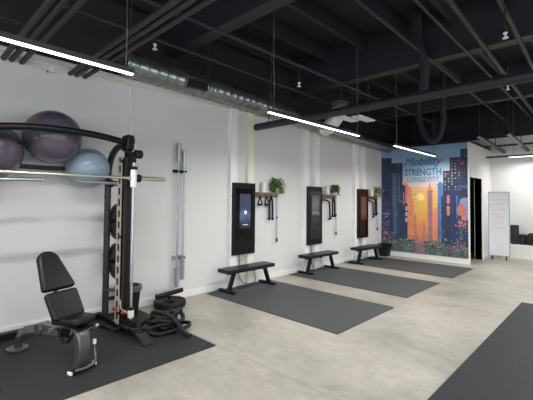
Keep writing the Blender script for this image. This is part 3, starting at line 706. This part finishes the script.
# shelves with hooks and the things on them
def tri_handle(label, x, y, z, g, tilt=0):
    t = thing('triangle_pull', label, 'handle', (x,y,z), g)
    a, b = V((x,y-.055+tilt*.4,z-.17)), V((x+.02,y+.055+tilt,z-.165)); top = V((x,y,z))
    obj('strap', MB().tube([top,a],.013,8).tube([top,b],.013,8), 'cord', t)
    obj('grip', MB().cyl(a,b,.021,12), 'rubber', t)
    obj('clip', MB().cyl(top-V((0,0,.01)), top+V((0,0,.03)), .008, 8), 'steel', t)
def plant(label, x, y, z, n, spread, pale, seed):
    rnd = random.Random(seed); t = thing('potted_plant', label, 'plant', (x,y,z), 'plants on the wall shelves')
    obj('pot', MB().lathe((x,y,z),(0,0,1),[(.03,0),(.042,.003),(.052,.085),(.046,.085),(.042,.07),(.01,.07)],24), 'pot', t)
    mb = MB(); st = MB()
    for i in range(n):
        a = rnd.uniform(0,2*PI); el = rnd.uniform(-.9,1.2); L = spread*rnd.uniform(.45,1)
        d = V((math.cos(a)*math.cos(el)*.8, math.sin(a)*math.cos(el), math.sin(el)*.9))
        p = V((x,y,z+.12))+d*L
        if p.x < .02: p.x = .02+rnd.random()*.03
        if p.z < z-.1: p.z = z-.1
        if i % 6 == 0: st.tube([V((x,y,z+.06)), V((x,y,z+.12))+d*L*.5, p],.003,5)
        s = rnd.uniform(.022,.036); dd = (d+V((rnd.uniform(-.6,.6),rnd.uniform(-.6,.6),rnd.uniform(-.8,.2)))).normalized(); sd = dd.cross(V((rnd.uniform(-1,1),rnd.uniform(-1,1),1))).normalized(); nn = dd.cross(sd)
        mb.slot(1 if rnd.random() < pale else 0)
        mb._add([p-dd*s, p-sd*s*.55+nn*.004, p+dd*s*1.1, p+sd*s*.55+nn*.004, p+nn*.007], [(0,1,4),(1,2,4),(2,3,4),(3,0,4)])
    obj('foliage', mb, ['leaf','leaf2'], t, smooth=30); obj('stem', st, 'leaf', t)
def shelf_set(y0, y1, z, w, bar, seed, kind):
    t = thing('wall_shelf', 'grey brown wooden wall shelf with hooks right of the %s wall screen' % w, 'shelf', (0,(y0+y1)/2,z), 'wooden wall shelves')
    obj('board', MB().box(.0,.15,y0,y1,z,z+.022), 'wood', t, bevel=.003)
    obj('hook_rail', MB().box(.0,.02,y0,y1,z-.075,z), 'wood', t, bevel=.003)
    ym = y0+.1
    for k in range(4):
        yy = y0+.13+k*(y1-y0-.2)/3
        obj('hook', MB().tube([(.02,yy,z-.045),(.055,yy,z-.05),(.065,yy,z-.035)],.006,8), 'black', t)
    return [y0+.13+k*(y1-y0-.2)/3 for k in range(4)]
S = [(4.80,5.48,1.69,'nearest'),(6.93,7.62,1.685,'middle'),(9.08,9.74,1.67,'farthest')]
for i, (y0,y1,z,w) in enumerate(S):
    hy = shelf_set(y0,y1,z,w,True,i,i)
    hz = z-.05
    if i == 0:
        tri_handle('black triangle cable handle on nearest shelf, left one beside screen', .055, hy[0]+.0, hz-.0, 'cable handles', -.02)
        tri_handle('black triangle cable handle on nearest shelf, right one of two', .055, hy[1]+.01, hz-.0, 'cable handles', .03)
    else:
        # strap draped from the screen side across to a hook
        t = thing('shoulder_strap', 'black looped cable strap draped under the %s shelf' % w, 'strap', (.055,hy[0],hz-.2), 'draped cable straps')
        obj('band', MB().tube(smoothpts([V((.055,hy[0]-.1,hz-.06)),V((.06,hy[1]-.1,hz-.07)),V((.06,hy[1]+.03,hz-.14)),V((.06,hy[1]+.06,hz-.5))],8),.019,8), 'cord', t)
        obj('grip', MB().cyl((.06,hy[1]+.02,hz-.52),(.06,hy[1]+.1,hz-.5),.022,12), 'rubber', t)
    yb = hy[2]-(.02 if i == 0 else -.05)
    t = thing('cable_rope', 'black two tailed cable rope hanging from the %s shelf' % w, 'rope', (.06,yb,hz-.475), 'hanging cable ropes')
    obj('tail', MB().tube(smoothpts([V((.06,yb,hz)),V((.06,yb-.035,hz-.1)),V((.06,yb-.045,hz-.25)),V((.06,yb-.045,hz-.44))],6),.019,8), 'cord', t)
    obj('tail', MB().tube(smoothpts([V((.06,yb,hz)),V((.06,yb+.035,hz-.1)),V((.06,yb+.045,hz-.25)),V((.06,yb+.045,hz-.44))],6),.019,8), 'cord', t)
    for s in (-1,1): obj('knob', MB().lathe((.06,yb+s*.05,hz-.475),(0,0,1),[(.015,0),(.028,.008),(.028,.035),(.014,.05)],14), 'rubber', t)
    yr = y1-.06
    t = thing('cable_bar', 'slim steel cable bar hanging upright from the %s shelf' % w, 'bar', (.05,yr,.72), 'hanging cable bars')
    obj('bar', MB().cyl((.05,yr,.78),(.045,yr,hz+.01),.013,10), 'steel', t)
    obj('grip', MB().cyl((.05,yr,.72),(.05,yr,.80),.018,10).cyl((.05,yr,1.18),(.05,yr,1.24),.014,10), 'rubber', t)
    plant(['trailing green potted plant on the nearest wooden wall shelf','dark bushy potted plant on the middle wooden wall shelf','pale spiky potted plant on the farthest wooden wall shelf'][i], .085, [5.37,7.47,9.62][i], z+.022, [330,260,220][i], [.215,.145,.19][i], [.45,.02,.6][i], 5+i)
    t = thing('paper_roll', 'white upright paper towel roll on the %s wall shelf' % w, 'paper roll', (.08,y0+.2,z+.022), 'paper rolls on the wall shelves')
    obj('paper', MB().lathe((.08,y0+.2,z+.022),(0,0,1),[(.02,0),(.052,0),(.052,.2),(.02,.2)],24), 'pot', t)
    obj('core', MB().lathe((.08,y0+.2,z+.022),(0,0,1),[(.012,.001),(.02,.001),(.02,.203),(.012,.203)],16), 'carton', t)

# ------------------------------------------------------------------ flat benches
def flat_bench(y0, y1, xc, z=.41):
    t = thing('flat_bench', 'b', 'bench', (xc,(y0+y1)/2,.012), 'flat padded benches')
    obj('pad', MB().box(xc-.15,xc+.15,y0,y1,z-.065,z), 'vinyl', t, bevel=.018, segs=3)
    for s, yy in ((1,y0+.25),(-1,y1-.13)):
        yf = yy-s*.12
        obj('leg', MB().tube([(xc,yy,z-.07),(xc,yf,.03)],.03,4,rect=(.065,.05)), 'black', t, bevel=.004)
        obj('foot', MB().box(xc-.24,xc+.15,yf-.035,yf+.035,.0125,.05), 'black', t, bevel=.008)
    obj('under_rail', MB().box(xc-.03,xc+.03,y0+.1,y1-.1,z-.095,z-.065), 'black', t)
    return t
fb1 = flat_bench(3.82, 4.93, .315)
fb1['label'] = 'black padded flat bench under the nearest wall screen'
for dx, dy, l in ((-.04, 2.18, 'black padded flat bench under the middle wall screen'), (.08, 4.06, 'black padded flat bench under the farthest screen, beside mural')):
    c_ = copy_tree(fb1); c_.location = V(fb1.location)+V((dx,dy,0)); c_['label'] = l

# ------------------------------------------------------------------ mural
MY = 10.0245
def mcol(name, rgb, noise=.25, ns=7): return mat(name, rgb, .65, noise=noise, nscale=ns)
mm = [ramp_mat('mural_sky', [(0,(84,88,100)),(.12,(130,112,118)),(.35,(214,144,112)),(.5,(232,178,146)),(.62,(222,204,198)),(.70,(184,202,218)),(.8,(152,182,212)),(1,(122,156,192))], 'Z', 0, 3.06, .65, noise=.12, nscale=5),
      mcol('mural_navy', (48,58,86)), mcol('mural_deep_blue', (44,66,112)), mcol('mural_grey_blue', (84,98,116)),
      mcol('mural_orange', (224,142,106), .15), ramp_mat('mural_yellow', [(0,(206,132,108)),(.25,(230,152,88)),(.6,(236,182,92)),(1,(236,188,142))], 'Z', .3, 1.95, .65, noise=.15, nscale=5),
      mcol('mural_salmon', (206,126,114), .15), mat('mural_sun', (250,224,136), .65), mcol('mural_sky_blue', (92,130,184), .2),
      mcol('mural_dark_grey', (58,62,80), .15), mat('mural_window', (176,186,204), .65), mcol('mural_red', (172,84,86), .3),
      mcol('mural_lavender', (150,146,190), .15), mcol('mural_skin', (198,126,92), .12), mcol('mural_pink', (208,124,136), .25),
      mcol('mural_teal', (100,152,148), .3), mcol('mural_leaf', (92,118,100), .35), mat('mural_cream', (224,196,150), .65), mcol('mural_mauve', (140,118,132), .15),
      mat('mural_text_blue', (88,130,164), .65), mat('mural_text_pale', (128,160,186), .65), mat('mural_petal_brown', (86,46,50), .65)]
NAV,DBL,GBL,ORG,YEL,SAL,SUN,SKB,DGR,WIN,RED,LAV,SKN,PNK,TEA,LEF,CRM,MAU,TXB,TXP,BRN = range(1,22)
mu = thing('mural', 'colourful printed city sunset mural covering the far partition wall', 'mural', (1.13,MY,.14))
mb = MB(); layer = [0]
def q(pts, m, up=True):
    if up: layer[0] += .00002
    mb.slot(m); mb.poly([(x*1.0265, MY-.004-layer[0], z) for x, z in pts])
def rect(x0, x1, z0, z1, m): q([(x0,z0),(x1,z0),(x1,z1),(x0,z1)], m)
def blob(x, z, r, m, n=7, rz=None, rnd=random):
    rz = rz or r; a0 = rnd.uniform(0, 6.28)
    q([(x+r*math.cos(a0+2*PI*i/n)*rnd.uniform(.65,1.1), z+rz*math.sin(a0+2*PI*i/n)*rnd.uniform(.65,1.1)) for i in range(n)], m)
mb.slot(0); mb.box(.002, 2.315, MY-.003, MY, .137, 3.058)
rr_ = random.Random(3)
for i in range(26): blob(rr_.uniform(.05,2.1), rr_.uniform(2.45,3.0), .012, SKB, 6, .01, rr_)
rect(.68, 1.72, .3, 1.95, YEL)
q([(.67,2.14),(.79,2.0),(.88,1.86),(.92,.35),(.67,.35)], ORG); rect(.67,.76,.3,2.02,SAL); rect(.86,.93,.35,1.55,ORG); rect(.94,1.0,.3,1.2,SAL)
rect(1.28,1.42,.3,1.86,SAL); q([(1.31,1.86),(1.35,2.10),(1.39,1.86)], SAL); rect(1.33,1.39,.3,1.84,MAU)
rect(1.44,1.54,.3,1.40,ORG); rect(1.05,1.12,.3,.95,ORG); rect(1.17,1.23,.3,1.0,SAL)
q([(1.11+.1*math.cos(2*PI*i/28), 1.68+.1*math.sin(2*PI*i/28)) for i in range(28)], SUN)
rect(1.55,1.69,.25,2.02,SKB); q([(1.55,2.02),(1.60,2.10),(1.69,2.02)], SKB); rect(1.63,1.69,.25,1.7,DBL); rect(1.55,1.575,.25,1.5,DBL)
# left towers
rect(.01,.31,.14,2.81,NAV); rect(.31,.63,.14,2.65,NAV); rect(.33,.46,.55,2.38,GBL); rect(.02,.10,.2,2.6,DBL); rect(.50,.55,.8,2.35,GBL)
rect(.55,.70,.2,1.94,NAV); q([(.60,1.94),(.65,2.04),(.70,1.94)], NAV); rect(.64,.67,1.45,1.8,SAL); rect(.46,.55,.2,1.5,DBL); rect(.70,.76,.2,1.5,NAV); rect(.2,.26,.3,1.5,DBL); rect(.31,.36,.25,1.3,DBL)
for z in (.98,1.14,1.30): rect(.70,.755,z,z+.11,WIN)
for i in range(28): blob(rr_.uniform(.03,.62), rr_.uniform(1.0,2.7), rr_.uniform(.012,.03), rr_.choice([RED,SAL,GBL,DBL,SKB]), 5, None, rr_)
# right towers
rect(1.68,2.25,.14,2.36,DGR); rect(1.84,2.25,2.3,2.70,DGR); rect(2.09,2.25,2.6,2.90,DGR)
for r_ in range(7):
    for c_ in range(5):
        if rr_.random() < .8: rect(1.715+c_*.082, 1.745+c_*.082, 1.84+r_*.072+.01, 1.84+r_*.072+.038, WIN)
for r_ in range(4):
    for c_ in range(3):
        if rr_.random() < .65: rect(1.88+c_*.08, 1.905+c_*.08, 2.38+r_*.075, 2.40+r_*.075, WIN)
rect(2.0,2.25,1.88,2.16,DBL); rect(2.03,2.25,1.9,1.98,GBL)
rect(1.88,2.07,.2,1.86,DBL); rect(1.70,1.86,.2,1.86,NAV); rect(2.07,2.25,.2,1.86,DGR); rect(1.92,1.96,.2,1.8,NAV); rect(1.99,2.02,.2,1.7,SKB)
rect(1.765,1.835,1.5,1.72,PNK); rect(1.765,1.835,1.2,1.45,SAL); rect(1.72,1.74,.6,1.7,DBL)
for z in (2.58,2.60): blob(2.13,2.54,.05,RED,6,.06,rr_)
blob(1.78,2.27,.06,RED,6,.03,rr_); blob(2.2,2.72,.02,SAL,5,None,rr_)
for x, z in ((1.53,2.0),(1.40,1.83),(.93,1.60),(.99,1.42),(.95,1.75),(1.6,1.92)): blob(x, z, .022, BRN, 6, .018, rr_)  # scattered brown petals of the print
# seated woman in a lavender scarf, in profile
q0 = q
def q(pts, m, up=True): q0([(2.25-(2.25-x)*1.3, 1.4+(z-1.4)*1.12) for x, z in pts], m, up)
q([(2.03,1.0),(2.06,1.18),(2.1,1.24),(2.25,1.26),(2.25,.7),(2.05,.7)], DBL)
q([(2.115,1.5),(2.085,1.45),(2.075,1.40),(2.05,1.36),(2.07,1.34),(2.065,1.30),(2.085,1.24),(2.13,1.22),(2.17,1.16),(2.22,1.2),(2.23,1.45)], SKN)
q([(2.10,1.50),(2.11,1.58),(2.16,1.63),(2.25,1.64),(2.25,1.18),(2.215,1.22),(2.20,1.36),(2.16,1.45),(2.13,1.49)], LAV)
blob(2.19,1.16,.075,PNK,8,.06,rr_); blob(2.12,1.07,.05,SKN,7,.04,rr_)
q = q0
# planting at the foot of the print
q([(.0,.14),(0,.42),(.2,.36),(.45,.33),(.7,.42),(.85,.5),(.98,.38),(1.02,.14)], LEF); q([(1.18,.14),(1.2,.36),(1.32,.52),(1.5,.4),(1.8,.36),(2.05,.42),(2.25,.40),(2.25,.14)], LEF)
for i in range(420):
    x = rr_.uniform(.02,2.22)
    if abs(x-1.08) < .14: continue
    z = .16+rr_.random()*(.34 if abs(x-1.08) < .5 else .26); blob(x, z, rr_.uniform(.02,.05), rr_.choice([LEF,MAU,GBL,TEA,LEF,DBL]), 7, rr_.uniform(.02,.05), rr_)
for i in range(1300):
    x = rr_.uniform(.02,2.23); hgt = .72 if (x < .26 or x > 2.04) else .30+.20*math.sin(x*5)**2
    z = .155+abs(rr_.gauss(0,.5))*hgt
    if z > .95 or (abs(x-1.07) < .12*(1-(z-.15)/.45) and z < .55): continue
    s = rr_.uniform(.008,.024)
    blob(x, z, s, rr_.choice([LEF,LEF,LEF,LEF,TEA,TEA,SAL,RED,PNK,CRM,GBL,GBL,DBL,MAU,MAU,NAV]), 6, s*rr_.uniform(.5,1.4), rr_)
for x0, z0, cs in ((.17,1.15,[PNK,LAV]),(.15,.92,[TEA,LEF]),(.16,.62,[SAL,RED]),(2.13,.80,[TEA,TEA,LEF]),(2.16,.98,[PNK,SAL]),(2.07,1.0,[ORG,SAL]),(2.1,.45,[RED,PNK,LAV]),(1.3,.62,[SAL,LAV,PNK])):
    for k_ in range(22): blob(x0+rr_.gauss(0,.05), z0+rr_.gauss(0,.05), rr_.uniform(.01,.024), rr_.choice(cs), 6, None, rr_)
for i in range(140):
    x = rr_.uniform(.05,2.2); z = .15; q([(x-.008,z),(x+.008,z),(x+rr_.uniform(-.06,.06),z+rr_.uniform(.1,.35))], rr_.choice([LEF,TEA,LEF,GBL]))
q([(.93,.15),(1.0,.27),(1.05,.42),(1.09,.50),(1.13,.38),(1.20,.26),(1.27,.15)], MAU)
obj('print_panel', mb, mm, mu, smooth=10)
def lettering(name, text, x0, x1, z0, z1, m, shear=0, bold=0, heavy=0):
    cu = bpy.data.curves.new(name, 'FONT'); cu.body = text; cu.shear = shear; cu.offset = bold; cu.resolution_u = 3
    o = bpy.data.objects.new(name, cu); COL.objects.link(o)
    bpy.context.view_layer.update()
    me = bpy.data.meshes.new_from_object(o.evaluated_get(bpy.context.evaluated_depsgraph_get()))
    bpy.data.objects.remove(o); bpy.data.curves.remove(cu)
    xs = [v.co.x for v in me.vertices]; ys_ = [v.co.y for v in me.vertices]
    fx = (x1-x0)/(max(xs)-min(xs)); fz = (z1-z0)/(max(ys_)-min(ys_)); bx, bz = min(xs), min(ys_)
    l = MB(); l.v = [(x0+(v.co.x-bx)*fx, MY-.0225, z0+(v.co.y-bz)*fz) for v in me.vertices]
    l.f = [tuple(p.vertices) for p in me.polygons]; l.m = [0]*len(l.f)
    bpy.data.meshes.remove(me)
    if heavy:
        n0 = len(l.v)
        for k_, (ox, oz) in enumerate(((heavy,0),(0,heavy),(heavy,heavy))):
            l.f += [tuple(i+(k_+1)*n0 for i in f) for f in l.f[:len(l.m)]]; l.v += [(x+ox, y-.0001*(k_+1), z+oz) for x, y, z in l.v[:n0]]
        l.m = [0]*len(l.f)
    a = len(l.v); e = list(l.v); ff = list(l.f)
    return obj(name, l, m, mu, label='painted word %s' % text)
lettering('lettering', 'Mobility', .71, 1.71, 2.46, 2.75, mm[TXB], .35, 0, .012)
lettering('lettering', 'STRENGTH', .705, 1.69, 2.255, 2.45, mm[TXB], 0, .03)
lettering('lettering', 'LONGEVITY', .78, 1.63, 2.09, 2.215, mm[TXP], 0, 0, .01)

# ------------------------------------------------------------------ far hall: whiteboard, rollers, store room
wb = thing('rolling_whiteboard', 'tall narrow white rolling board with faint pink writing by back wall', 'whiteboard', (2.66,11.55,0))
a, b = V((2.42,11.49,0)), V((2.905,11.585,0)); d = (b-a).normalized(); nrm = V((d.y,-d.x,0)); c = (a+b)/2
pb = obj('panel', MB().obox(c+UP*.96, d, nrm, UP, .238, .016, .86), 'board', wb)
mb = MB()
for s in (-1,1): mb.obox(c+d*s*.24+UP*.96, d, nrm, UP, .008, .02, .875)
for z in (.093,1.827): mb.obox(c+UP*z, d, nrm, UP, .245, .02, .008)
obj('edge_frame', mb, 'alu', wb)
mi = random.Random(4)
for k_, (z, w0, m) in enumerate([(1.62,.2,1),(1.5,.16,1),(1.36,.18,1),(1.22,.10,0),(1.17,.16,0),(1.12,.15,0),(1.06,.09,0),(.98,.14,1),(.92,.08,1),(.86,.16,1),(.8,.1,1)]):
    s0 = -.17; mb = MB()
    while s0 < -.17+w0*1.8:
        L = mi.uniform(.015,.04); mb.obox(c+d*(s0+L/2)+nrm*.0168+UP*(z+mi.uniform(-.004,.004)), d, nrm, UP, L/2, .0004, .006); s0 += L+.012
    obj('handwriting', mb, 'greyink' if m else 'pink', pb, label='faint grey marker line' if m else 'faint pink marker line')
for s in (-1,1):
    obj('foot_bar', MB().obox(c+d*s*.16+UP*.075, nrm, d, UP, .17, .02, .012), 'black', wb)
    for e in (-1,1):
        p = c+d*s*.16+nrm*e*.15
        obj('caster', MB().cyl(p+UP*.03-d*.012, p+UP*.03+d*.012, .03, 16).cyl(p+UP*.03,p+UP*.075,.01,8), 'black', wb)
    obj('upright_post', MB().obox(c+d*s*.16+UP*.09, nrm, d, UP, .012, .02, .02), 'alu', wb)
def roller(label, x, y, z0, r, h):
    t = thing('foam_roller', label, 'foam roller', (x,y,z0), 'black gear on the white ledge')
    prof = [(r*.35,.0),(r-.008,0),(r,.008)]
    nb = max(3, int(h/.06))
    for i in range(nb):
        z = .01+(h-.02)*i/nb; prof += [(r,z+.002),(r,z+(h-.02)/nb*.8),(r-.004,z+(h-.02)/nb*.9)]
    prof += [(r,h-.008),(r-.008,h),(r*.35,h)]
    obj('foam', MB().lathe((x,y,z0),(0,0,1),prof,28), 'foam', t)
    obj('core_tube', MB().lathe((x,y,z0),(0,0,1),[(r*.28,.001),(r*.36,.001),(r*.36,h+.002),(r*.28,h+.002)],20), 'rubber', t)
roller('tall black foam roller standing on the white ledge beside whiteboard', 2.92, 12.11, .39, .10, .53)
roller('short black foam roller standing between tall roller and gym bag', 3.105, 12.12, .39, .082, .285)
t = thing('gym_bag', 'black slumped gym bag on the white ledge at right picture edge', 'bag', (3.42,12.11,.39))
obj('bag_body', MB().prism([(3.20,12.0,.39),(3.68,12.0,.39),(3.69,12.0,.62),(3.60,12.0,.70),(3.40,12.0,.735),(3.25,12.0,.71),(3.195,12.0,.66)],(0,.22,0)), 'foam', t, bevel=.035, segs=3)
obj('bag_strap', MB().tube(smoothpts([V((3.27,11.995,.5)),V((3.36,11.985,.58)),V((3.48,11.985,.58)),V((3.57,11.995,.5))],6),.012,8), 'black', t)
# store room shelving seen through the doorway
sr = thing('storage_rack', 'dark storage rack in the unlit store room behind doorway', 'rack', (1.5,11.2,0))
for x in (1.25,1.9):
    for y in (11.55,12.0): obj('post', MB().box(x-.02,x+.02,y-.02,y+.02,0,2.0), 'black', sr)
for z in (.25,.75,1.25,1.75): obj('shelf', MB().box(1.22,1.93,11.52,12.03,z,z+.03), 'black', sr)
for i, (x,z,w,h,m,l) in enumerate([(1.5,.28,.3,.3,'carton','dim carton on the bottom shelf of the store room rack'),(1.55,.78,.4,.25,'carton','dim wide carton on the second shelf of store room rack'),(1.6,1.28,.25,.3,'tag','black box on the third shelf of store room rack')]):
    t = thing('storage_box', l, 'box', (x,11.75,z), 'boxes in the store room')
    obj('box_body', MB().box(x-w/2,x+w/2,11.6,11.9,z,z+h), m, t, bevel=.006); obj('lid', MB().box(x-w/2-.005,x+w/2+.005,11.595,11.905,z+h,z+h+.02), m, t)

# ------------------------------------------------------------------ daylight, camera, output
w = bpy.data.worlds.new('overcast_sky'); SC.world = w; w.use_nodes = True
nt = w.node_tree; bg = nt.nodes['Background']; bg.inputs['Color'].default_value = (.86,.93,1,1); bg.inputs['Strength'].default_value = 3.6

F_, CX, H, YAW, PIT, ROL, OY = 362.337, 5.0056, 1.5764, .7702, .0334, .0087, -12.7863
cam = bpy.data.cameras.new('camera'); co = bpy.data.objects.new('camera', cam); COL.objects.link(co)
cam.sensor_fit = 'HORIZONTAL'; cam.sensor_width = 36; cam.lens = F_*36/533; cam.shift_y = OY/533; cam.clip_start = .05; cam.clip_end = 100
f = V((-math.sin(YAW)*math.cos(PIT), math.cos(YAW)*math.cos(PIT), math.sin(PIT))); r = V((math.cos(YAW), math.sin(YAW), 0)); u = r.cross(f)
r, u = r*math.cos(ROL)+u*math.sin(ROL), -r*math.sin(ROL)+u*math.cos(ROL)
mw = Matrix((r, u, -f)).transposed().to_4x4(); mw.translation = V((CX,0,H)); co.matrix_world = mw
SC.camera = co
SC.view_settings.view_transform = 'Standard'; SC.view_settings.look = 'None'; SC.view_settings.gamma = 1; SC.view_settings.use_curve_mapping = False
SC.view_settings.exposure = .2
SC.cycles.max_bounces = 8; SC.cycles.diffuse_bounces = 5; SC.cycles.sample_clamp_indirect = 6; SC.cycles.use_denoising = True
